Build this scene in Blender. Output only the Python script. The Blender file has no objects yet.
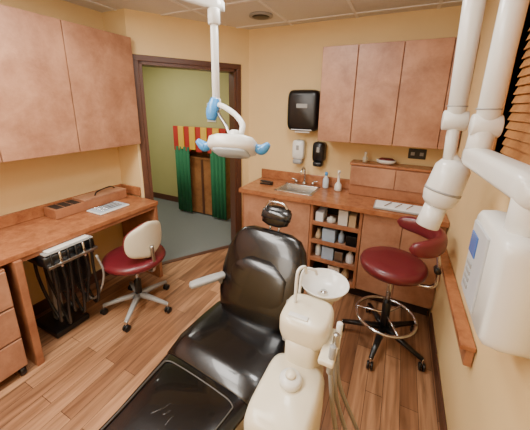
import bpy, math, random
from mathutils import Vector, Matrix
random.seed(4)
V=Vector
def lin(c):
    return tuple(((x/255)/12.92 if x/255<=.04045 else ((x/255+.055)/1.055)**2.4) for x in c)+(1,)
# ---------------- materials
def base(name):
    m=bpy.data.materials.new(name);m.use_nodes=True
    nt=m.node_tree;b=nt.nodes['Principled BSDF'];return m,nt,b
def plain(name,c,rough=.5,metal=0,coat=0,var=.06,scale=12,bump=0,emis=None,trans=0):
    m,nt,b=base(name)
    tc=nt.nodes.new('ShaderNodeTexCoord');n=nt.nodes.new('ShaderNodeTexNoise');n.inputs['Scale'].default_value=scale;n.inputs['Detail'].default_value=4
    nt.links.new(tc.outputs['Object'],n.inputs['Vector'])
    mx=nt.nodes.new('ShaderNodeMix');mx.data_type='RGBA'
    l=lin(c);mx.inputs[6].default_value=tuple(x*(1-var) for x in l[:3])+(1,);mx.inputs[7].default_value=tuple(min(1,x*(1+var)) for x in l[:3])+(1,)
    nt.links.new(n.outputs['Fac'],mx.inputs[0]);nt.links.new(mx.outputs[2],b.inputs['Base Color'])
    b.inputs['Roughness'].default_value=rough;b.inputs['Metallic'].default_value=metal;b.inputs['Coat Weight'].default_value=coat
    b.inputs['Transmission Weight'].default_value=trans
    if bump:
        bp=nt.nodes.new('ShaderNodeBump');bp.inputs['Strength'].default_value=bump;bp.inputs['Distance'].default_value=.004
        nt.links.new(n.outputs['Fac'],bp.inputs['Height']);nt.links.new(bp.outputs[0],b.inputs['Normal'])
    if emis:
        b.inputs['Emission Color'].default_value=lin(emis[0]);b.inputs['Emission Strength'].default_value=emis[1]
    return m
def mottled(name,c1,c2,scale=9,rough=.4):
    m,nt,b=base(name)
    tc=nt.nodes.new('ShaderNodeTexCoord');n=nt.nodes.new('ShaderNodeTexNoise');n.inputs['Scale'].default_value=scale;n.inputs['Detail'].default_value=9;n.inputs['Roughness'].default_value=.7;n.inputs['Distortion'].default_value=.2
    nt.links.new(tc.outputs['Object'],n.inputs['Vector'])
    r=nt.nodes.new('ShaderNodeValToRGB');r.color_ramp.elements[0].position=.34;r.color_ramp.elements[1].position=.66
    r.color_ramp.elements[0].color=lin(c1);r.color_ramp.elements[1].color=lin(c2)
    nt.links.new(n.outputs['Fac'],r.inputs[0]);nt.links.new(r.outputs[0],b.inputs['Base Color']);b.inputs['Roughness'].default_value=rough
    return m
def floorwood():
    m,nt,b=base('floor_planks')
    tc=nt.nodes.new('ShaderNodeTexCoord');sp=nt.nodes.new('ShaderNodeSeparateXYZ');cb=nt.nodes.new('ShaderNodeCombineXYZ')
    nt.links.new(tc.outputs['Object'],sp.inputs[0]);nt.links.new(sp.outputs[1],cb.inputs[0]);nt.links.new(sp.outputs[0],cb.inputs[1])
    br=nt.nodes.new('ShaderNodeTexBrick');br.inputs['Scale'].default_value=1;br.inputs['Brick Width'].default_value=.9;br.inputs['Row Height'].default_value=.095
    br.inputs['Mortar Size'].default_value=.0015;br.inputs['Color1'].default_value=lin((184,140,104));br.inputs['Color2'].default_value=lin((136,96,68));br.inputs['Mortar'].default_value=lin((80,52,36))
    br.offset=.37
    nt.links.new(cb.outputs[0],br.inputs['Vector'])
    mp=nt.nodes.new('ShaderNodeMapping');mp.inputs['Scale'].default_value=(22,1.6,1);nt.links.new(tc.outputs['Object'],mp.inputs[0])
    n=nt.nodes.new('ShaderNodeTexNoise');n.inputs['Scale'].default_value=1.5;n.inputs['Detail'].default_value=8;n.inputs['Distortion'].default_value=.6
    nt.links.new(mp.outputs[0],n.inputs['Vector'])
    r=nt.nodes.new('ShaderNodeValToRGB');r.color_ramp.elements[0].position=.3;r.color_ramp.elements[1].position=.7
    r.color_ramp.elements[0].color=(.48,.43,.39,1);r.color_ramp.elements[1].color=(1.1,1.07,1.05,1)
    nt.links.new(n.outputs['Fac'],r.inputs[0])
    mx=nt.nodes.new('ShaderNodeMix');mx.data_type='RGBA';mx.blend_type='MULTIPLY';mx.inputs[0].default_value=1
    nt.links.new(br.outputs['Color'],mx.inputs[6]);nt.links.new(r.outputs[0],mx.inputs[7]);nt.links.new(mx.outputs[2],b.inputs['Base Color'])
    b.inputs['Roughness'].default_value=.36
    return m
M_wall=plain('wall_paint_ochre',(225,196,142),.7,var=.05,scale=5,bump=.15)
M_hall=plain('hall_paint_green',(180,175,118),.7,var=.05,scale=5)
M_ceil=plain('ceiling_tile',(216,213,205),.9,var=.08,scale=90,bump=.3)
M_grid=plain('ceiling_tbar',(232,230,224),.5)
M_floor=floorwood()
M_carpet=plain('carpet_grey',(106,110,106),.95,var=.25,scale=160,bump=.6)
M_lam=mottled('laminate_terracotta',(136,86,58),(168,114,80),6)
M_lam2=mottled('laminate_terracotta_front',(146,100,74),(182,134,104),5)
M_lamtop=mottled('laminate_counter',(136,82,52),(174,114,74),14,.26)
M_dark=plain('dark_wood_trim',(84,52,38),.4,var=.2,scale=20)
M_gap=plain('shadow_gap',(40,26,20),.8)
M_black=plain('black_vinyl',(7,7,9),.24,coat=.35,var=.2,scale=25,bump=.12)
M_piping=plain('grey_piping',(70,68,64),.4)
M_blk=plain('black_plastic',(13,13,15),.33)
M_cream=plain('cream_plastic',(226,218,194),.3,coat=.2,var=.03)
M_white=plain('white_plastic',(226,226,220),.28,coat=.2,var=.02)
M_grey=plain('grey_plastic',(150,150,148),.4)
M_chrome=plain('chrome',(205,205,205),.16,1,var=.03)
M_alu=plain('brushed_aluminium',(170,170,168),.32,1,var=.05)
M_maroon=plain('maroon_vinyl',(98,26,34),.38,coat=.15,var=.12,scale=20,bump=.1)
M_blue=plain('blue_barrier_film',(60,145,215),.3,coat=.3,var=.2,scale=40)
M_tan=plain('tan_shell',(206,198,174),.45)
M_red=plain('red_cloth',(176,46,36),.8);M_yel=plain('yellow_cloth',(222,180,62),.8);M_grn=plain('green_cloth',(32,104,66),.85,var=.2)
M_wood=mottled('pine_wood',(120,76,44),(160,110,68),6)
M_blind=mottled('blind_wood',(178,120,66),(208,152,94),12)
M_hose=plain('grey_hose',(140,138,134),.4)
M_paper=plain('paper',(236,238,240),.6)
M_film=plain('clear_cover_film',(30,32,35),.15,coat=.5,var=.3,scale=60,bump=.4)
M_lcd=plain('display_label',(190,204,216),.25)
M_bluelcd=plain('display_blue',(66,104,175),.2)
M_panel=plain('panel_grey',(186,190,194),.35)
M_glass=plain('night_glass',(120,124,126),.1)
M_steel=plain('sink_steel',(190,192,192),.25,1)
M_lamp=plain('lamp_diffuser',(255,244,224),.5,emis=((255,240,220),5))
M_bag=plain('pale_blue_bag',(160,180,200),.5);M_tanbox=plain('tan_box',(186,160,124),.6)
# ---------------- geometry helpers
T=[Matrix.Identity(4)]
def group(name,loc):
    e=bpy.data.objects.new(name,None);e.empty_display_size=.1;bpy.context.collection.objects.link(e)
    e.location=T[-1]@V(loc);return e
def mk(name,vs,fs,mat,par=None,smooth=False,bevel=0,seg=2,sub=0):
    me=bpy.data.meshes.new(name);me.from_pydata([tuple(T[-1]@V(v)) for v in vs],[],fs);me.validate();me.update()
    import bmesh
    bm=bmesh.new();bm.from_mesh(me);bmesh.ops.recalc_face_normals(bm,faces=bm.faces);bm.to_mesh(me);bm.free()
    o=bpy.data.objects.new(name,me);bpy.context.collection.objects.link(o)
    me.materials.append(mat)
    if smooth:
        for p in me.polygons:p.use_smooth=True
    if par is not None:
        o.parent=par;o.matrix_parent_inverse=Matrix.Translation(-par.location)
    if bevel:
        md=o.modifiers.new('bevel','BEVEL');md.width=bevel;md.segments=seg;md.limit_method='ANGLE';md.angle_limit=math.radians(40)
    if sub:
        md=o.modifiers.new('sub','SUBSURF');md.levels=sub;md.render_levels=sub
    return o
def box(name,a,b,mat,par=None,bevel=.004,seg=2):
    x0,y0,z0=a;x1,y1,z1=b
    vs=[(x0,y0,z0),(x1,y0,z0),(x1,y1,z0),(x0,y1,z0),(x0,y0,z1),(x1,y0,z1),(x1,y1,z1),(x0,y1,z1)]
    fs=[(0,1,2,3),(4,5,6,7),(0,1,5,4),(1,2,6,5),(2,3,7,6),(3,0,4,7)]
    return mk(name,vs,fs,mat,par,bevel=bevel,seg=seg)
def prism(name,poly,z0,z1,mat,par=None,bevel=0):
    n=len(poly);vs=[(x,y,z0) for x,y in poly]+[(x,y,z1) for x,y in poly]
    fs=[tuple(range(n)),tuple(range(n,2*n))]+[(i,(i+1)%n,n+(i+1)%n,n+i) for i in range(n)]
    return mk(name,vs,fs,mat,par,bevel=bevel)
def loft(name,secs,mat,par=None,n=28,p=2.,sub=0,close=True):
    vs=[];fs=[]
    for c,a,b in secs:
        c=V(c);a=V(a);b=V(b)
        for i in range(n):
            t=2*math.pi*i/n;ct,st=math.cos(t),math.sin(t)
            vs.append(c+a*math.copysign(abs(ct)**(2/p),ct)+b*math.copysign(abs(st)**(2/p),st))
    for k in range(len(secs)-1):
        for i in range(n):
            j=(i+1)%n;fs.append((k*n+i,k*n+j,(k+1)*n+j,(k+1)*n+i))
    if close:
        fs.append(tuple(range(n)));fs.append(tuple((len(secs)-1)*n+i for i in range(n)))
    return mk(name,vs,fs,mat,par,smooth=True,sub=sub)
def frame(d):
    d=V(d).normalized();a=V((0,0,1)) if abs(d.z)<.95 else V((1,0,0))
    r=d.cross(a).normalized();return r,r.cross(d).normalized()
def cyl(name,p0,p1,r0,mat,par=None,r1=None,n=24,edge=.003):
    p0=V(p0);p1=V(p1);r1=r0 if r1 is None else r1;d=(p1-p0);L=d.length;d=d/L;a,b=frame(d)
    e=min(edge,L/3,r0*.5,r1*.5)
    return loft(name,[(p0,a*(r0-e),b*(r0-e)),(p0+d*e,a*r0,b*r0),(p1-d*e,a*r1,b*r1),(p1,a*(r1-e),b*(r1-e))],mat,par,n=n)
def spline(pts,k=8):
    pts=[V(p) for p in pts];out=[]
    P=[2*pts[0]-pts[1]]+pts+[2*pts[-1]-pts[-2]]
    for i in range(1,len(P)-2):
        for j in range(k):
            t=j/k;a,b,c,d=P[i-1],P[i],P[i+1],P[i+2]
            out.append(.5*((2*b)+(c-a)*t+(2*a-5*b+4*c-d)*t*t+(3*b-a-3*c+d)*t**3))
    out.append(pts[-1]);return out
def tube(name,pts,r,mat,par=None,k=8,n=10,smooth=True):
    P=spline(pts,k) if smooth else [V(p) for p in pts]
    N=len(P);a,b=frame(P[1]-P[0]);secs=[]
    for i,p in enumerate(P):
        d=(P[min(i+1,N-1)]-P[max(i-1,0)]).normalized()
        a=(a-d*a.dot(d)).normalized();b=d.cross(a)
        rr=r if not callable(r) else r(i/(N-1))
        secs.append((p,a*rr,b*rr))
    return loft(name,secs,mat,par,n=n)
def lathe(name,prof,c,mat,par=None,n=32):
    c=V(c);secs=[(c+V((0,0,z)),V((r,0,0)),V((0,r,0))) for r,z in prof]
    return loft(name,secs,mat,par,n=n)
def ring(name,c,R,r,mat,par=None,n=36,a0=0,a1=2*math.pi):
    P=[(c[0]+R*math.cos(a0+(a1-a0)*i/n),c[1]+R*math.sin(a0+(a1-a0)*i/n),c[2]) for i in range(n+1)]
    return tube(name,P,r,mat,par,smooth=False)
# ---------------- constants
XL,XR,YB,C=-2.48,.40,2.78,2.44
SY=1.80;D0=V((-2.2,SY));D1=V((-1.56,YB));dd=(D1-D0).normalized();DL=(D1-D0).length;dn=V((-dd.y,dd.x))
YF=-1.4
E=.004
# ---------------- room shell
room=[(XL,YF),(XR,YF),(XR,YB),(D1.x,D1.y),(D0.x,D0.y),(XL,SY)]
prism('floor',room,-.06,0,M_floor)
prism('hall_floor_carpet',[(D0.x,D0.y),(D1.x,D1.y),(-1.5,3.5),(-4.8,3.5),(-4.8,1.2),(-2.6,1.2),(-2.6,1.8)],-.06,-.002,M_carpet)
prism('ceiling',[(-4.9,YF-.1),(XR+.12,YF-.1),(XR+.12,3.6),(-4.9,3.6)],C,C+.08,M_ceil)
box('wall_left',(XL-.12,YF,0),(XL,SY+.0,C),M_wall,bevel=0)
box('wall_return',(XL-.12,SY,0),(D0.x,SY+.1,C),M_wall,bevel=0)
box('wall_back',(D1.x,YB,0),(XR+.12,YB+.12,C),M_wall,bevel=0)
box('wall_front',(XL-.12,YF-.12,0),(XR+.12,YF,C),M_wall,bevel=0)
WY0,WY1,WZ0,WZ1=.25,1.62,1.42,2.25
g=group('wall_right',(XR,0,0))
box('below',(XR,YF,0),(XR+.12,YB,WZ0),M_wall,g,0);box('above',(XR,YF,WZ1),(XR+.12,YB,C),M_wall,g,0)
box('near',(XR,YF,WZ0),(XR+.12,WY0,WZ1),M_wall,g,0);box('far',(XR,WY1,WZ0),(XR+.12,YB,WZ1),M_wall,g,0)
def dp(s,o=0): return (D0.x+dd.x*s+dn.x*o, D0.y+dd.y*s+dn.y*o)
def dbox(name,s0,s1,o0,o1,z0,z1,mat,par=None,bevel=0): return prism(name,[dp(s0,o0),dp(s1,o0),dp(s1,o1),dp(s0,o1)],z0,z1,mat,par,bevel)
S0,S1,DH=.07,1.02,2.04
g=group('wall_door_side',(D0.x,D0.y,0))
dbox('left_part',0,S0,0,.12,0,C,M_wall,g);dbox('right_part',S1,DL,0,.12,0,C,M_wall,g);dbox('header',S0,S1,0,.12,DH,C,M_wall,g)
g=group('door_1',(*dp(.5),0))
dbox('casing_right',S1,S1+.05,-.018,0,0,DH+.05,M_dark,g,.004);dbox('casing_left',S0-.05,S0,-.018,0,0,DH+.05,M_dark,g,.004)
dbox('casing_top',S0-.05,S1+.05,-.02,0,DH,DH+.05,M_dark,g,.004)
dbox('jamb_right',S1-.03,S1,-.01,.13,0,DH,M_dark,g,.002);dbox('jamb_left',S0,S0+.03,-.01,.13,0,DH,M_dark,g,.002);dbox('jamb_top',S0,S1,-.01,.13,DH-.03,DH,M_dark,g,.002)
dbox('threshold',S0,S1,0,.05,-.002,.008,M_dark,g,.002)
box('wall_hall_back',(-4.8,3.5,0),(-1.4,3.6,C),M_hall,bevel=0)
box('wall_hall_left',(-4.9,1.2,0),(-4.8,3.6,C),M_hall,bevel=0)
box('wall_hall_right',(D1.x-.03,YB+.12,0),(D1.x+.08,3.5,C),M_hall,bevel=0)
box('wall_hall_near',(-4.8,1.1,0),(-2.6,1.2,C),M_hall,bevel=0)
box('baseboard_hall',(-4.8,3.485,0),(-1.6,3.5,.1),M_dark)
box('baseboard_left',(XL,.71,0),(XL+.012,1.72,.1),M_dark);box('baseboard_right',(XR-.012,YF,0),(XR,2.28,.1),M_dark)
dbox('baseboard_door_side',S1+.06,DL-.01,-.012,0,0,.1,M_dark)
box('baseboard_back',(D1.x,YB-.012,0),(-1.39,YB,.1),M_dark)
g=group('ceiling_grid',(-1,1,C))
for i,x in enumerate([-2.3,-1.69,-1.08,-.47,.14]): box('tbar_y_%d'%i,(x-.012,YF,C-.006),(x+.012,YB if x>-1.6 else (1.8 if x<-2.2 else 2.55),C),M_grid,g,0)
for i,y in enumerate([-1.0,-.39,.22,.83,1.44,2.05,2.66]): box('tbar_x_%d'%i,(-2.48 if y<1.8 else D0.x+(y-1.8)*.655,y-.012,C-.007),(XR,y+.012,C),M_grid,g,0)
g=group('ceiling_vent',(-1.227,2.40,C))
lathe('rim',[(.105,0),(.105,-.012),(.085,-.016)],(-1.227,2.40,C),M_grey,g);lathe('grille',[(.085,-.014),(.06,-.022),(.02,-.024)],(-1.227,2.40,C),M_blk,g)
for k,(x,y) in enumerate([(-1.385,.525),(-1.385,-.695)]):
    g=group('ceiling_troffer_light',(x,y,C))
    box('frame',(x-.305,y-.61,C-.02),(x+.305,y+.61,C-.007),M_grid,g);box('diffuser',(x-.28,y-.58,C-.026),(x+.28,y+.58,C-.019),M_lamp,g)
def area(name,loc,sx,sy,e,col,rot=(0,0,0)):
    l=bpy.data.lights.new(name,'AREA');l.shape='RECTANGLE';l.size=sx;l.size_y=sy;l.energy=e;l.color=col
    o=bpy.data.objects.new(name,l);o.location=loc;o.rotation_euler=rot;bpy.context.collection.objects.link(o)
LC=(1,.98,.94)
area('troffer_lamp_a',(-1.385,.525,C-.04),.55,1.15,40,LC)
area('troffer_lamp_b',(-1.385,-.695,C-.04),.55,1.15,22,LC)
area('ceiling_area_c',(-.6,1.5,C-.02),.4,.4,18,LC)  # small area light at ceiling height, without a troffer of its own
area('hall_lamp',(-3.2,2.4,C-.04),.6,.6,32,(1,.96,.85))
def point(name,loc,e,rad):
    l=bpy.data.lights.new(name,'POINT');l.energy=e;l.shadow_soft_size=rad;l.color=LC
    o=bpy.data.objects.new(name,l);o.location=loc;bpy.context.collection.objects.link(o)
point('fill_point_a',(-1.0,-.55,1.75),32,.35)  # added fill behind the camera to even out the room, no fixture
point('fill_point_b',(-.25,1.0,2.15),8,.2)  # weaker added fill above the chair side, hangs free without a lamp body
w=bpy.data.worlds.new('world');bpy.context.scene.world=w;w.use_nodes=True
w.node_tree.nodes['Background'].inputs[0].default_value=(1,.95,.88,1);w.node_tree.nodes['Background'].inputs[1].default_value=.5
# ---------------- window + blinds
g=group('window_1',(XR,1,1.8))
box('glass',(XR+.09,WY0,WZ0),(XR+.10,WY1,WZ1),M_glass,g,0)
box('frame_far',(XR-.012,WY1,WZ0-.06),(XR+.1,WY1+.06,WZ1+.06),M_blind,g);box('frame_near',(XR-.012,WY0-.06,WZ0-.06),(XR+.1,WY0,WZ1+.06),M_blind,g)
box('frame_top',(XR-.012,WY0,WZ1),(XR+.1,WY1,WZ1+.06),M_blind,g);box('sill',(XR-.03,WY0-.06,WZ0-.04),(XR+.1,WY1+.06,WZ0),M_blind,g)
g=group('window_blind',(XR,1,1.8))
box('headrail',(XR+.01,WY0+.01,WZ1-.06),(XR+.06,WY1-.01,WZ1),M_blind,g)
z=WZ0+.02;i=0
while z<WZ1-.07:
    y0,y1=WY0+.01,WY1-.01
    mk('slat_%d'%i,[(XR+.018,y0,z-.021),(XR+.032,y0,z+.021),(XR+.032,y1,z+.021),(XR+.018,y1,z-.021),(XR+.021,y0,z-.022),(XR+.035,y0,z+.020),(XR+.035,y1,z+.020),(XR+.021,y1,z-.022)],[(0,1,2,3),(4,5,6,7),(0,1,5,4),(1,2,6,5),(2,3,7,6),(3,0,4,7)],M_blind,g);z+=.036;i+=1
g=group('shelf_ledge',(XR,1.6,.7))
box('shelf',(XR-.06,1.24,.685),(XR-E,2.2,.71),M_lamtop,g);box('apron',(XR-.035,1.25,.6),(XR-E,2.19,.685),M_lam,g)
# ---------------- left upper cabinet
CX=-2.13
g=group('upper_cabinet',(-2.3,1,1.75))
box('carcass',(XL+E,-.6,1.33),(CX-.02,1.785,2.21),M_lam,g)
ys=[-.6,-.14,.32,.78,1.24,1.785]
for i in range(5): box('door_%d'%i,(CX-.018,ys[i]+.003,1.32),(CX,ys[i+1]-.003,2.21),M_lam2,g,.003)
# ---------------- left desk
DZ=.80;DX=-1.96
g=group('desk',(-2.2,1,0))
box('top',(XL+E,-.6,DZ-.04),(DX,1.77,DZ),M_lamtop,g,.006)
box('end_panel',(XL+.02,1.73,0),(DX-.01,1.765,DZ-.04),M_lam,g)
box('mid_panel',(XL+.02,.66,0),(DX+.02,.70,DZ-.04),M_lam,g)
box('apron',(DX-.03,.70,DZ-.07),(DX-.01,1.73,DZ-.04),M_lam,g)
box('trim_1',(XL,-.6,DZ+.001),(XL+.02,1.79,DZ+.09),M_lamtop)
box('trim_2',(XL+.02,1.777,DZ+.001),(DX-.25,1.797,DZ+.09),M_lamtop)
g=group('drawer_pedestal',(-2.2,.3,0))
box('carcass',(XL+.03,.05,.06),(DX+.0,.62,DZ-.06),M_lam,g)
for i,(a,b) in enumerate([(.07,.27),(.28,.49),(.50,.73)]):
    box('drawer_%d'%i,(DX+.002,.055,a),(DX+.022,.615,b),M_lam2,g,.005)
for i,(x,y) in enumerate([(-2.4,.1),(-2.4,.57),(-1.99,.1),(-1.97,.59)]): cyl('caster_%d'%i,(x,y-.015,.03),(x,y+.015,.03),.03,M_blk,g)
g=group('wall_socket',(XL,1.3,.45));box('plate',(XL,1.26,.40),(XL+.008,1.34,.52),M_white,g);box('socket_a',(XL+.007,1.285,.47),(XL+.01,1.315,.50),M_grey,g);box('socket_b',(XL+.007,1.285,.42),(XL+.01,1.315,.45),M_grey,g)
# desk items
B=DZ+.002
g=group('wooden_storage_box',(-2.37,1.4,B))
box('body',(-2.45,1.08,B),(-2.29,1.70,B+.075),M_lam,g);box('lid',(-2.452,1.30,B+.076),(-2.287,1.70,B+.09),M_lam2,g)
for i in range(3): box('slot_%d'%i,(-2.435,1.10+.065*i,B+.074),(-2.305,1.155+.065*i,B+.077),M_gap,g,0)
tube('handle',[(-2.33,1.42,B+.09),(-2.35,1.46,B+.115),(-2.38,1.6,B+.12),(-2.40,1.66,B+.09)],.006,M_blk,g)
g=group('instrument_tray',(-2.16,1.42,B))
box('pan',(-2.26,1.29,B),(-2.08,1.56,B+.012),M_white,g);box('liner',(-2.25,1.30,B+.012),(-2.09,1.55,B+.015),M_lcd,g,0)
for i in range(4): cyl('instrument_%d'%i,(-2.23+.035*i,1.33,B+.02),(-2.22+.035*i,1.51,B+.02),.004,M_chrome,g)
# ---------------- delivery unit under desk
g=group('dental_handpiece_delivery_unit',(-2.1,.95,.7))
loft('control_head',[((-2.1,y,.69),(.19*s,0,0),(0,0,.04*s)) for y,s in [(.79,.9),(.80,1),(1.11,1),(1.12,.9)]],M_blk,g,p=6)
box('tray_top',(-2.25,.80,.731),(-1.91,1.11,.742),M_grey,g)
box('tray_pad',(-1.98,.82,.742),(-1.92,1.09,.752),M_white,g)
box('holder_bar',(-1.93,.80,.645),(-1.885,1.12,.665),M_alu,g)
box('post',(-2.25,.92,.05),(-2.2,.98,.67),M_grey,g);box('foot',(-2.36,.84,0),(-2.06,1.08,.05),M_blk,g,.01)
for i in range(6):
    y=.83+i*.05
    cyl('handpiece_%d'%i,(-1.895,y,.63),(-1.905,y,.735),.011,[M_blk,M_chrome,M_blk][i%3],g,r1=.008)
    zb=[.18,.12,.2,.14,.22,.16][i]
    tube('hose_%d'%i,[(-1.905,y,.64),(-1.90,y+.01*math.sin(i*2.),.5),(-1.93,y+.03*math.sin(i*3.),.28),(-2.0,y+.03,zb),(-2.08,y+.02,.3),(-2.12,y,.5),(-2.13,y,.66)],.010,M_blk,g)
box('instrument_cluster',(-1.99,.84,.42),(-1.93,1.08,.62),M_blk,g,.02)
tube('grey_coil',[(-1.89,1.10,.6),(-1.88,1.13,.45),(-1.92,1.12,.3),(-2.0,1.09,.2),(-2.1,1.05,.3)],.008,M_hose,g)
# ---------------- stools
def caster(nm,x,y,g,m=M_blk):
    cyl(nm+'_stem',(x,y,.04),(x,y,.085),.008,M_chrome,g)
    cyl(nm+'_wheel_a',(x-.02,y,.026),(x-.005,y,.026),.026,m,g);cyl(nm+'_wheel_b',(x+.005,y,.026),(x+.02,y,.026),.026,m,g)
def star(g,c,R,n=5,a0=.3,m=M_alu,h=.1):
    for i in range(n):
        a=a0+2*math.pi*i/n;d=V((math.cos(a),math.sin(a),0));s=V((-d.y,d.x,0))
        loft('leg_%d'%i,[(V(c)+d*.02+V((0,0,h+.02)),s*.026,V((0,0,.022))),(V(c)+d*R*.5+V((0,0,h+.005)),s*.02,V((0,0,.016))),(V(c)+d*R+V((0,0,h-.02)),s*.014,V((0,0,.012)))],m,g,n=14,p=3)
        caster('caster_%d'%i,c[0]+d.x*R,c[1]+d.y*R,g)
cx,cy=-1.82,1.36
g=group('operator_stool',(cx,cy,0))
star(g,(cx,cy,0),.27,a0=.2,m=M_grey)
cyl('column',(cx,cy,.1),(cx,cy,.26),.028,M_blk,g);cyl('piston',(cx,cy,.26),(cx,cy,.41),.016,M_chrome,g)
lathe('mechanism',[(.06,0),(.1,.02),(.14,.03)],(cx,cy,.40),M_blk,g)
lathe('seat',[(.18,0),(.225,.012),(.238,.035),(.23,.058),(.2,.07),(.1,.075),(.02,.074)],(cx,cy,.43),M_maroon,g)
tube('back_support',[(cx+.05,cy,.41),(cx+.18,cy+.0,.40),(cx+.215,cy,.46),(cx+.205,cy,.62)],.014,M_alu,g)
n=9
def shell(nm,xo,w,h,zc,mat,g,th=.012,curv=.05):
    secs=[]
    for i in range(n):
        t=-1+2*i/(n-1);ww=w*(1-abs(t)**2.8)**.5*1.0+.004
        secs.append((cx+xo,cy,zc+h*t,ww))
    vs=[];fs=[];m=13
    for s in (0,1):
        for (x,y,zz,ww) in secs:
            for j in range(m):
                u=-1+2*j/(m-1)
                vs.append((x+(th if s else -th)*(1-abs(u)**4*.7)-curv*u*u*(ww/w)**2,y+ww*u,zz))
    N=n*m
    for s in (0,1):
        for i in range(n-1):
            for j in range(m-1):
                a=s*N+i*m+j;fs.append((a,a+1,a+m+1,a+m))
    for i in range(n-1):
        for j in (0,m-1):
            a=i*m+j;fs.append((a,a+m,a+m+N,a+N))
    for i in (0,n-1):
        for j in range(m-1):
            a=i*m+j;fs.append((a,a+1,a+1+N,a+N))
    return mk(nm,vs,fs,mat,g,smooth=True,sub=1)
shell('back_pad',.155,.165,.14,.665,M_maroon,g,.02)
shell('back_shell',.18,.172,.148,.665,M_tan,g,.014)
cx,cy=.06,1.92
g=group('assistant_stool',(cx,cy,0))
star(g,(cx,cy,0),.29,a0=.75,m=M_blk)
cyl('column',(cx,cy,.1),(cx,cy,.34),.028,M_blk,g);cyl('piston',(cx,cy,.34),(cx,cy,.58),.016,M_chrome,g)
ring('foot_ring',(cx,cy,.22),.20,.011,M_chrome,g)
for i in range(3):
    a=1+2*math.pi*i/3;cyl('ring_spoke_%d'%i,(cx,cy,.24),(cx+.2*math.cos(a),cy+.2*math.sin(a),.22),.008,M_chrome,g)
lathe('mechanism',[(.05,0),(.1,.02),(.14,.03)],(cx,cy,.565),M_blk,g)
lathe('seat',[(.17,0),(.205,.012),(.215,.04),(.208,.065),(.18,.08),(.1,.085),(.02,.084)],(cx,cy,.595),M_maroon,g)
tube('body_arm_post',[(cx+.05,cy-.02,.58),(cx+.19,cy-.05,.56),(cx+.255,cy-.06,.60),(cx+.255,cy-.06,.72),(cx+.235,cy-.06,.83)],.013,M_chrome,g)
cyl('arm_knob',(cx+.25,cy-.09,.70),(cx+.25,cy-.03,.70),.02,M_blk,g)
P=[];
for i in range(9):
    a=math.radians(-80+180*i/8);P.append((cx+.03+.215*math.cos(a),cy-.02+.19*math.sin(a),.87+.02*i/8))
PP=spline(P,4);secs=[]
for i,p in enumerate(PP):
    q=(PP[min(i+1,len(PP)-1)]-PP[max(i-1,0)]).normalized();s=V((q.y,-q.x,0)).normalized();t=i/(len(PP)-1);k=(1-abs(2*t-1)**6)**.5*.9+.1
    secs.append((p,s*.035*k,V((0,0,.058*k))))
loft('torso_bolster',secs,M_maroon,g,n=20,p=2.6)
# ---------------- back base cabinets
CF=2.30;CZ=.88
g=group('base_cabinet',(-.5,2.5,0))
XA=-1.38
sx0,sx1,sy0,sy1=-1.03,-.68,2.38,2.66
for i,(a,b) in enumerate([((XA,CF-.04,CZ-.04),(sx0,YB-E,CZ)),((sx1,CF-.04,CZ-.04),(XR-E,YB-E,CZ)),((sx0,CF-.04,CZ-.04),(sx1,sy0,CZ)),((sx0,sy1,CZ-.04),(sx1,YB-E,CZ))]): box('countertop_%d'%i,a,b,M_lamtop,g,0)
box('kick',(XA+.02,CF+.06,0),(XR-.02,YB-.02,.1),M_gap,g,0)
box('side_left',(XA+.01,CF+.01,.0),(XA+.035,YB-.02,CZ-.04),M_lam,g)
box('sink_section_bottom',(XA+.03,CF+.02,.1),(-.63,YB-.02,.12),M_lam,g)
box('shelf_side_a',(-.65,CF,.1),(-.625,YB-.02,CZ-.04),M_lam,g);box('shelf_side_b',(-.225,CF,.1),(-.2,YB-.02,CZ-.04),M_lam,g)
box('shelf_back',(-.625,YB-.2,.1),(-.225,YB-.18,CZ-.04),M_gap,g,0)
for i,z in enumerate([.1,.28,.46,.64]): box('shelf_%d'%i,(-.625,CF+.01,z),(-.225,YB-.2,z+.016),M_lam2,g,.002);box('shelf_lip_%d'%i,(-.625,CF,z-.004),(-.225,CF+.012,z+.035),M_lam,g,.002)
box('right_body',(-.2,CF+.02,.1),(XR-.02,YB-.02,CZ-.04),M_lam,g)
xs=[XA+.035,-1.005,-.65]
for i in range(2):
    box('door_%d'%i,(xs[i]+.003,CF,.11),(xs[i+1]-.003,CF+.02,CZ-.05),M_lam2,g,.003)
tube('pull_a',[(-1.03,CF,.80),(-1.03,CF-.03,.79),(-1.03,CF-.03,.70),(-1.03,CF,.69)],.006,M_alu,g)
tube('pull_b',[(-.98,CF,.80),(-.98,CF-.03,.79),(-.98,CF-.03,.70),(-.98,CF,.69)],.006,M_alu,g)
for i,(a,b) in enumerate([(-.195,.10),(.105,.395)]):
    box('door_r%d'%i,(a,CF,.11),(b,CF+.02,CZ-.05),M_lam2,g,.003)
box('trim_3',(XA,YB-.02,CZ+.001),(-.39,YB,CZ+.1),M_lamtop)
g=group('shelf_supplies',(-.42,2.4,.3))
k=0
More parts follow.
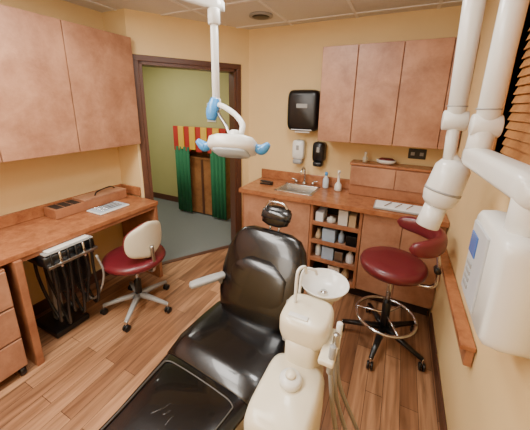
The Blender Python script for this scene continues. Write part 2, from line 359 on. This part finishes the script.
for z in [.118,.298,.478,.658]:
    x=-.61
    while x<-.30:
        w=random.uniform(.05,.12);h=random.uniform(.05,.14);m=random.choice([M_white,M_tanbox,M_grey,M_paper,M_bag,M_alu,M_blk,M_white]);x1=min(x+w,-.235)
        if k%3==1:
            lathe('bottle_%d'%k,[(w*.36,0),(w*.38,.01),(w*.38,h*.65),(w*.15,h*.85),(w*.15,h)],((x+x1)/2,CF+.09,z),m,g,n=18)
        elif k%5==3:
            loft('bag_%d'%k,[(((x+x1)/2,CF+.09,z+h*t),(w*.45*q,0,0),(0,.05*q,0)) for t,q in [(0,.8),(.2,1.05),(.6,.9),(.85,.4),(1,.6)]],m,g,n=18,p=2.6)
        else: box('carton_%d'%k,(x,CF+.03+random.random()*.03,z),(x1,CF+.2,z+h),m,g,.004)
        k+=1;x+=w+.012
g=group('sink',(-.85,2.52,CZ))
def frus(nm,a,b,z0,z1,ins,mat,g):
    x0,y0=a;x1,y1=b
    vs=[(x0,y0,z1),(x1,y0,z1),(x1,y1,z1),(x0,y1,z1),(x0+ins,y0+ins,z0),(x1-ins,y0+ins,z0),(x1-ins,y1-ins,z0),(x0+ins,y1-ins,z0)]
    return mk(nm,vs,[(4,5,6,7),(0,1,5,4),(1,2,6,5),(2,3,7,6),(3,0,4,7)],mat,g)
frus('basin',(sx0+.01,sy0+.01),(sx1-.01,sy1-.01),CZ-.14,CZ+.003,.03,M_steel,g)
for i,(a,b) in enumerate([((sx0-.012,sy0-.012),(sx1+.012,sy0+.012)),((sx0-.012,sy1-.012),(sx1+.012,sy1+.018)),((sx0-.012,sy0-.012),(sx0+.012,sy1+.012)),((sx1-.012,sy0-.012),(sx1+.012,sy1+.012))]): box('rim_%d'%i,(*a,CZ),(*b,CZ+.006),M_steel,g,.002)
K=CZ+.002
g=group('faucet',(-.85,2.71,K))
lathe('base',[(.026,0),(.024,.02),(.012,.03)],(-.85,2.715,K),M_chrome,g)
tube('spout',[(-.85,2.715,K+.02),(-.85,2.71,K+.14),(-.85,2.67,K+.19),(-.85,2.60,K+.17),(-.85,2.585,K+.13)],.009,M_chrome,g)
for s in (-1,1):
    lathe('valve_%s'%('a' if s<0 else 'b'),[(.018,0),(.016,.03),(.01,.035)],(-.85+s*.09,2.715,K),M_chrome,g);cyl('lever_%s'%('a' if s<0 else 'b'),(-.85+s*.09,2.715,K+.04),(-.85+s*.14,2.70,K+.05),.006,M_chrome,g)
g=group('counter_drawer_box',(0,2.69,K))
box('body',(-.38,2.61,K),(XR-E,YB-E,1.165),M_lam,g);box('top',(-.39,2.59,1.165),(XR-E,YB-E,1.185),M_lamtop,g)
for i,(a,b) in enumerate([(-.375,-.0),(.005,.39)]): box('drawer_%d'%i,(a,2.595,CZ+.10),(b,2.612,1.155),M_lam2,g,.003)
g=group('upper_cabinet',(-.15,2.6,1.75))
UF=2.46
box('carcass',(-.675,UF+.02,1.39),(XR-E,YB-E,2.16),M_lam,g)
xs=[-.675,-.385,-.055,.26,XR-.008]
for i in range(4): box('door_%d'%i,(xs[i]+.003,UF,1.38),(xs[i+1]-.003,UF+.018,2.16),M_lam2,g,.003)
g=group('paper_towel_dispenser',(-.875,2.7,1.63))
Y=YB-E
loft('housing',[((-.875,Y,1.635),(.15,0,0),(0,0,.19)),((-.875,Y-.15,1.635),(.155,0,0),(0,0,.195)),((-.875,Y-.185,1.635),(.145,0,0),(0,0,.18)),((-.875,Y-.195,1.635),(.12,0,0),(0,0,.155))],M_blk,g,p=7,n=40)
box('window_strip',(-.93,Y-.2,1.66),(-.82,Y-.193,1.70),M_grey,g);box('towel_slot',(-.98,Y-.19,1.452),(-.77,Y-.1,1.46),M_paper,g)
box('towel',(-.95,Y-.15,1.425),(-.80,Y-.148,1.46),M_paper,g,0)
for nm,x,m,z in [('soap_dispenser',-.935,M_white,1.22),('sanitizer_dispenser',-.72,M_blk,1.215)]:
    g=group(nm,(x,2.74,z))
    loft('housing',[((x,Y,z+.02),(.062,0,0),(0,0,.10)),((x,Y-.07,z+.02),(.062,0,0),(0,0,.10)),((x,Y-.09,z+.02),(.052,0,0),(0,0,.088))],m,g,p=5)
    loft('push_lever',[((x,Y-.03,z-.095),(.05,0,0),(0,0,.03)),((x,Y-.085,z-.1),(.048,0,0),(0,0,.026)),((x,Y-.1,z-.105),(.04,0,0),(0,0,.018))],M_grey if m is M_white else M_blk,g,p=4)
    box('window',(x-.015,Y-.094,z+.02),(x+.015,Y-.088,z+.07),M_grey,g)
g=group('spray_bottle',(-.62,2.67,K))
lathe('bottle',[(.025,0),(.03,.01),(.03,.09),(.012,.12),(.012,.13)],(-.62,2.69,K),M_lcd,g);lathe('cap',[(.015,0),(.015,.03),(.006,.035)],(-.62,2.69,K+.13),M_blue,g)
g=group('pump_bottle',(-.49,2.66,K))
lathe('bottle',[(.03,0),(.035,.01),(.032,.06),(.012,.09),(.01,.17),(.014,.18),(.014,.2)],(-.49,2.66,K),M_white,g);cyl('nozzle',(-.49,2.66,K+.19),(-.49,2.60,K+.185),.006,M_white,g)
g=group('small_bottle',(-.27,2.68,1.186));lathe('bottle',[(.02,0),(.022,.04),(.01,.055),(.01,.075)],(-.27,2.68,1.186),M_tan,g);lathe('lid',[(.012,0),(.012,.02)],(-.27,2.68,1.26),M_white,g)
g=group('dish_bowl',(-.09,2.68,1.186));loft('bowl',[((-.09,2.68,1.186),(.04,0,0),(0,.03,0)),((-.09,2.68,1.2),(.075,0,0),(0,.05,0)),((-.09,2.68,1.225),(.085,0,0),(0,.058,0))],M_white,g);loft('contents',[((-.09,2.68,1.222),(.075,0,0),(0,.05,0)),((-.09,2.68,1.24),(.05,0,0),(0,.03,0))],M_maroon,g)
g=group('black_stapler',(-1.2,2.5,K));box('base',(-1.27,2.5,K),(-1.13,2.54,K+.012),M_blk,g);box('top',(-1.27,2.503,K+.02),(-1.15,2.537,K+.04),M_blk,g,.01)
box('hinge',(-1.15,2.5,K),(-1.13,2.54,K+.035),M_blk,g)
g=group('paper_tray',(.07,2.40,K));box('pan',(-.13,2.30,K),(.25,2.50,K+.014),M_grey,g);box('sheet',(-.12,2.31,K+.014),(.24,2.49,K+.018),M_paper,g,0)
for i in range(3): cyl('tool_%d'%i,(-.05+.08*i,2.34,K+.022),(0+.08*i,2.46,K+.022),.004,M_chrome,g)
g=group('power_outlet',(.15,2.775,1.27));box('plate',(.08,YB-.008,1.24),(.22,YB,1.33),M_blk,g);box('socket_a',(.10,YB-.01,1.27),(.13,YB-.007,1.30),M_grey,g);box('socket_b',(.17,YB-.01,1.27),(.2,YB-.007,1.30),M_grey,g)
# ---------------- puppet theatre in hall
g=group('puppet_theatre',(-2.62,3.25,0))
px0,px1,py,ph=-3.06,-2.18,3.22,1.36
box('post_left',(px0,py,0),(px0+.05,py+.22,ph-.05),M_wood,g);box('post_right',(px1-.05,py,0),(px1,py+.22,ph-.05),M_wood,g)
box('roof',(px0-.02,py-.01,ph-.05),(px1+.02,py+.23,ph-.02),M_wood,g);box('back_panel',(px0+.05,py+.2,0),(px1-.05,py+.22,ph-.05),M_wood,g)
box('counter',(px0+.05,py+.02,.88),(px1-.05,py+.2,.91),M_wood,g);box('lower_panel',(px0+.05,py+.03,.02),(px1-.05,py+.05,.88),M_wood,g)
box('panel_batten',(-2.64,py+.02,.02),(-2.60,py+.03,.88),M_dark,g)
ns=9;ww=(px1-px0+.06)/ns
for i in range(ns):
    x=px0-.03+i*ww
    prism('valance_%d'%i,[(x,py-.035-.012*(i%2)),(x+ww,py-.035-.012*(i%2)),(x+ww,py-.015),(x,py-.015)],ph-.36+(.03 if i%2 else 0),ph,[M_red,M_yel][i%2],g)
def curtain(nm,x0,x1,z0,z1):
    n=40;vs=[];fs=[]
    for i in range(n+1):
        x=x0+(x1-x0)*i/n;y=py-.03+.016*math.sin(i/n*math.pi*2*4)
        vs+=[(x,y,z0),(x,y-.004,z1)]
    for i in range(n): fs.append((2*i,2*i+2,2*i+3,2*i+1))
    o=mk(nm,vs,fs,M_grn,g,smooth=True);md=o.modifiers.new('s','SOLIDIFY');md.thickness=.006
curtain('curtain_left',px0-.02,px0+.26,.03,ph-.3);curtain('curtain_right',px1-.24,px1+.02,.03,ph-.3)
g=group('framed_notice',(-2.57,3.49,1.53));box('frame',(-2.68,3.485,1.42),(-2.52,3.5,1.70),M_white,g);box('sheet',(-2.665,3.482,1.44),(-2.535,3.486,1.68),M_lcd,g,0)
# ---------------- dental chair
T.append(Matrix.Translation((-.665,.9,0))@Matrix.Rotation(math.radians(-4.5),4,'Z')@Matrix.Translation((.68,-.9,0)))
g=group('dental_patient_chair',(-.68,.9,0))
ax=-.68
def pad(nm,L,mat,p=3.2,n=40,sub=0):
    secs=[]
    for y,z,w_,t,an in L:
        a=math.radians(an);secs.append(((ax,y,z),(w_,0,0),(0,-math.sin(a)*t,math.cos(a)*t)))
    return loft(nm,secs,mat,g,n=n,p=p,sub=sub)
pad('leg_rest',[(.08,.43,.14,.02,0),(.10,.435,.175,.038,0),(.2,.44,.19,.045,0),(.5,.445,.205,.045,0),(.78,.445,.245,.045,0),(.81,.445,.24,.03,0)],M_black,p=4)
pad('seat',[(.78,.445,.2,.02,0),(.79,.45,.25,.045,0),(.9,.452,.275,.052,0),(1.05,.448,.282,.05,0),(1.2,.455,.27,.052,10),(1.25,.47,.24,.05,20)],M_black,p=3.6)
pad('seat_dish',[(.84,.488,.05,.004,0),(.9,.492,.17,.010,0),(1.0,.488,.20,.011,0),(1.12,.488,.19,.011,4),(1.2,.495,.06,.006,8)],M_black,p=2.6)
pad('backrest',[(1.17,.46,.17,.03,50),(1.185,.505,.22,.05,62),(1.22,.58,.25,.052,64),(1.28,.70,.268,.054,66),(1.335,.81,.262,.052,67),(1.375,.885,.235,.048,68),(1.40,.93,.195,.04,68),(1.413,.952,.13,.022,68)],M_black,p=3)
pad('lumbar_pad',[(1.160,.53,.1,.008,62),(1.181,.58,.17,.016,64),(1.216,.66,.19,.018,64),(1.256,.75,.18,.016,66),(1.290,.82,.1,.008,66)],M_black,p=2.6)
pad('head_cushion',[(1.425,.97,.04,.012,70),(1.435,.985,.085,.03,70),(1.46,1.03,.095,.034,72),(1.48,1.07,.085,.03,74),(1.485,1.085,.04,.012,74)],M_black,p=2.8)
pad('head_cover_film',[(1.442,1.01,.097,.036,70),(1.46,1.04,.098,.037,72),(1.47,1.06,.095,.035,72)],M_film,p=2.8)
for s in (-1,1): cyl('headrest_bar_%s'%('a' if s<0 else 'b'),(ax+s*.03,1.42,.90),(ax+s*.03,1.47,1.03),.008,M_chrome,g)
tube('knob_arc',[(ax-.07,1.46,1.08),(ax-.04,1.46,1.11),(ax+.04,1.46,1.11),(ax+.07,1.46,1.08)],.008,M_chrome,g)
tube('leg_seam',[(ax-.15,.12,.476),(ax-.165,.3,.484),(ax-.178,.5,.488),(ax-.20,.70,.488),(ax-.19,.745,.488),(ax-.1,.755,.489),(ax+.1,.755,.489),(ax+.19,.745,.488),(ax+.20,.70,.488),(ax+.178,.5,.488),(ax+.165,.3,.484),(ax+.15,.12,.476)],.003,M_piping,g)
for i in range(3):
    tube('cover_wrinkle_%d'%i,[(ax-.07+.045*i,.54+.03*(i%2),.486),(ax-.04+.03*i,.58,.4895),(ax-.02+.02*i,.63-.02*(i%3),.486)],.003,M_black,g)
# arm rests
for s in (-1,1):
    q='left' if s<0 else 'right'
    tube('arm_post_'+q,[(ax+s*.2,1.27,.52),(ax+s*.235,1.24,.58),(ax+s*.245,1.21,.64),(ax+s*.25,1.19,.665)],.018,M_grey,g)
    A=V((ax+s*.225,1.23,.672));Bv=V((ax+s*.345,1.05,.655)) if s<0 else V((ax+s*.30,1.03,.62));d_=(Bv-A).normalized();sd=V((-d_.y,d_.x,0)).normalized()
    L=(Bv-A).length
    loft('arm_pad_'+q,[(A+d_*L*t,sd*.03*k,V((0,0,.017*k))) for t,k in [(0,.4),(.04,.9),(.3,1),(.8,1),(.96,.85),(1,.4)]],M_grey,g,p=3)
box('seat_frame',(ax-.17,.45,.33),(ax+.17,1.2,.40),M_grey,g,.02)
loft('lift_column',[((ax,.95,z),(.13*k,0,0),(0,.2*k,0)) for z,k in [(.05,1.15),(.1,1),(.34,.9)]],M_cream,g,p=5)
loft('base_plate',[((ax,.85,z),(.24*k,0,0),(0,.42*k,0)) for z,k in [(0,1),(.04,1),(.055,.93)]],M_cream,g,p=4)
box('back_frame',(ax-.06,1.2,.36),(ax+.06,1.36,.46),M_grey,g,.02)
T.pop()
# ---------------- cuspidor / side unit
g=group('dental_cuspidor_unit',(-.26,.9,0))
ux=-.25
loft('lower_body',[((ux,.73,z),(.112*k,0,0),(0,.16*k,0)) for z,k in [(0,.85),(.02,.9),(.3,.92),(.55,1),(.66,1),(.69,.94),(.705,.8)]],M_cream,g,p=5,n=40)
loft('neck',[((ux,.90,z),(.065*k,0,0),(0,.065*k,0)) for z,k in [(.4,1.2),(.62,1.15),(.72,1),(.80,1)]],M_cream,g,p=4)
loft('bridge',[((ux,y,.58),(.085,0,0),(0,0,.1)) for y in (.7,.93)],M_cream,g,p=4)
loft('upper_head',[((ux,.935,z+.015),(.10*k,0,0),(0,.10*k,0)) for z,k in [(.76,.8),(.775,.94),(.80,1),(.845,1),(.865,.93),(.872,.8)]],M_cream,g,p=3.6,n=40)
lathe('filter_cap',[(.04,0),(.042,.02),(.036,.03),(.016,.036)],(ux,.76,.70),M_white,g)
lathe('filter_cap_knob',[(.02,0),(.018,.01)],(ux,.76,.735),M_cream,g)
box('switch_panel',(ux-.06,.865,.884),(ux+.02,.89,.892),M_white,g)
lathe('bowl_base',[(.03,0),(.04,.03),(.05,.05)],(-.23,1.11,.80),M_cream,g)
loft('bowl_arm',[((-.24,.99,.82),(.05,0,0),(0,0,.03)),((-.23,1.11,.825),(.05,0,0),(0,0,.028))],M_cream,g,p=3)
c=V((-.23,1.12,.84))
prof=[(.02,.0),(.06,.005),(.088,.025),(.105,.06),(.109,.065),(.110,.06),(.10,.05),(.082,.028),(.055,.014),(.015,.01)]
loft('bowl',[(c+V((0,0,z)),V((r,0,0)),V((0,r,0))) for r,z in prof],M_white,g,n=36)
lathe('bowl_drain',[(.018,0),(.016,.004)],(c.x,c.y,c.z+.011),M_chrome,g)
tube('bowl_rinse_spout',[(-.315,1.02,.88),(-.315,1.04,.96),(-.30,1.06,.985),(-.27,1.08,.975),(-.26,1.09,.95)],.006,M_white,g)
tube('cup_filler_spout',[(ux-.06,.95,.88),(ux-.06,.96,1.0),(ux-.055,.975,1.03),(ux-.04,.995,1.032),(ux-.035,1.005,1.0)],.007,M_white,g)
for i in range(3):
    y=.82+.06*i
    cyl('suction_handpiece_%d'%i,(ux+.125,y,.75),(ux+.13,y,.87),.012,[M_grey,M_alu,M_white][i],g)
    tube('suction_hose_%d'%i,[(ux+.128,y,.76),(ux+.15,y+.02,.55),(ux+.2+.03*i,y+.06,.25),(ux+.22+.02*i,y+.1,.06),(ux+.13,y+.16,.015+.018*i),(ux+.03,y+.12,.05),(ux+.02,y+.02,.2),(ux+.05,.88,.42)],.009,M_hose,g)
box('holder_bar',(ux+.085,.79,.80),(ux+.14,.96,.82),M_cream,g,.006)
# ---------------- operating light
g=group('dental_operating_light',(-.9,1.24,C))
cyl('pole',(-.895,1.245,1.66),(-.895,1.245,2.09),.019,M_white,g)
cyl('pole_joint',(-.895,1.245,2.06),(-.895,1.245,2.13),.030,M_white,g);cyl('lower_joint',(-.895,1.245,1.65),(-.895,1.245,1.71),.025,M_white,g)
loft('ceiling_arm',[((-.87,1.27,2.15),(0,.034,0),(0,0,.026)),((-1.3,.85,2.24),(0,.045,0),(0,0,.033))],M_white,g,p=4)
cyl('ceiling_post',(-1.27,.88,2.22),(-1.27,.88,C-.03),.04,M_white,g);lathe('ceiling_plate',[(.1,0),(.1,-.02),(.06,-.03)],(-1.27,.88,C-.028),M_white,g)
tube('yoke_arm',[(-.895,1.245,1.68),(-.83,1.215,1.67),(-.74,1.18,1.635),(-.68,1.15,1.59),(-.67,1.12,1.545)],.014,M_white,g)
tube('yoke_arm_inner',[(-.895,1.245,1.66),(-.84,1.20,1.62),(-.78,1.16,1.58),(-.74,1.13,1.54)],.009,M_alu,g)
d=V((.98,.2,0)).normalized();nrm=V((.1,-.5,-.86)).normalized();s2=d.cross(nrm).normalized()
hc=V((-.695,1.09,1.495))
loft('lamp_head',[(hc+d*t,s2*.075*k,nrm*.038*k) for t,k in [(-.115,.45),(-.10,.8),(-.06,1),(.06,1),(.10,.8),(.115,.45)]],M_white,g,p=3.4)
loft('reflector_face',[(hc+nrm*.034,d*.085,s2*.058),(hc+nrm*.042,d*.08,s2*.053)],M_lcd,g,p=4)
cyl('rear_hub',hc-nrm*.025,hc-nrm*.07,.03,M_white,g)
for s in (-1,1):
    q='left' if s<0 else 'right';o=hc+d*s*.10
    tube('handle_'+q,[o,o+d*s*.04+nrm*.01,o+d*s*.07+V((0,-.01,.015))],.012,M_white,g)
    tube('handle_cover_'+q,[o+d*s*.01-s2*.01,o+d*s*.04+nrm*.012,o+d*s*.075+V((0,-.01,.018))],lambda t:.012+.012*math.sin(t*math.pi),M_blue,g)
tube('arm_cover',[(-.892,1.235,1.71),(-.9,1.22,1.65),(-.905,1.21,1.60)],lambda t:.022+.012*math.sin(t*math.pi),M_blue,g)
# ---------------- x-ray unit
g=group('dental_xray_machine',(.35,1.0,1.2))
loft('control_box',[((x,1.0,1.185),(0,.16*k,0),(0,0,.17*k)) for x,k in [(XR-.002,.97),(.32,1),(.285,.97),(.275,.9)]],M_white,g,p=9,n=48)
box('control_panel',(.268,.96,1.05),(.278,1.13,1.31),M_panel,g,.004)
box('display',(.264,1.04,1.20),(.269,1.115,1.275),M_bluelcd,g,.002)
for i in range(4): box('button_%d'%i,(.264,1.05,1.08+.026*i),(.269,1.10,1.095+.026*i),M_grey,g,.002)
cyl('pivot_post',(.34,.95,1.34),(.34,.95,1.47),.045,M_white,g)
loft('extension_arm',[((.34,.90,1.47),(.045,0,0),(0,0,.04)),((.34,.97,1.475),(.05,0,0),(0,0,.045)),((.27,1.30,1.50),(.042,0,0),(0,0,.04)),((.265,1.34,1.50),(.035,0,0),(0,0,.035))],M_white,g,p=3.5)
cyl('arm_knuckle_base',(.27,1.31,1.52),(.275,1.31,1.60),.04,M_white,g)
cyl('arm_knuckle',(.235,1.31,1.62),(.325,1.31,1.62),.042,M_white,g)
cyl('arm_rear',(.28,1.31,1.62),(.285,1.29,2.2),.036,M_white,g,r1=.040)
cyl('elbow',(.15,1.37,2.24),(.31,1.29,2.24),.05,M_white,g)
cyl('arm_front',(.20,1.45,1.66),(.18,1.38,2.2),.034,M_white,g,r1=.038)
cyl('front_knuckle',(.155,1.45,1.63),(.245,1.45,1.63),.042,M_white,g)
ring('knuckle_band_a',(.20,1.45,1.69),.036,.003,M_grey,g);ring('knuckle_band_b',(.28,1.31,1.68),.038,.003,M_grey,g)
cyl('head_stem',(.20,1.45,1.60),(.205,1.45,1.46),.024,M_white,g)
tube('head_yoke',[(.205,1.45,1.48),(.24,1.45,1.45),(.26,1.45,1.40),(.25,1.45,1.34)],.02,M_white,g)
a=V((.235,1.46,1.46));b=V((.165,1.44,1.14));dv=(b-a).normalized();ra,rb=frame(dv);L=(b-a).length
loft('tube_head',[(a+dv*L*t,ra*r,rb*r) for t,r in [(0,.03),(.04,.055),(.12,.07),(.5,.074),(.62,.066),(.68,.05)]],M_white,g,n=32)
loft('aiming_cone',[(a+dv*L*t,ra*r,rb*r) for t,r in [(.66,.046),(1.0,.05),(1.01,.046)]],M_white,g,n=32)
loft('head_band',[(a+dv*L*t,ra*r,rb*r) for t,r in [(.44,.0755),(.47,.0758)]],M_grey,g,n=32)
# ---------------- camera
H=1.68;f=277.4
yaw=math.radians(25.8);pitch=math.radians(14.5);roll=math.radians(1.0)
fw=V((-math.sin(yaw)*math.cos(pitch),math.cos(yaw)*math.cos(pitch),-math.sin(pitch)))
r=fw.cross(V((0,0,1))).normalized();u=r.cross(fw)
r2=r*math.cos(roll)+u*math.sin(roll);u2=-r*math.sin(roll)+u*math.cos(roll)
cd=bpy.data.cameras.new('camera');co=bpy.data.objects.new('camera',cd);bpy.context.collection.objects.link(co)
m=Matrix((r2,u2,-fw)).transposed().to_4x4();m.translation=V((0,0,H));co.matrix_world=m
cd.sensor_width=36;cd.sensor_fit='HORIZONTAL';cd.lens=36*f/530;cd.shift_y=-38/530;cd.clip_start=.02
bpy.context.scene.camera=co
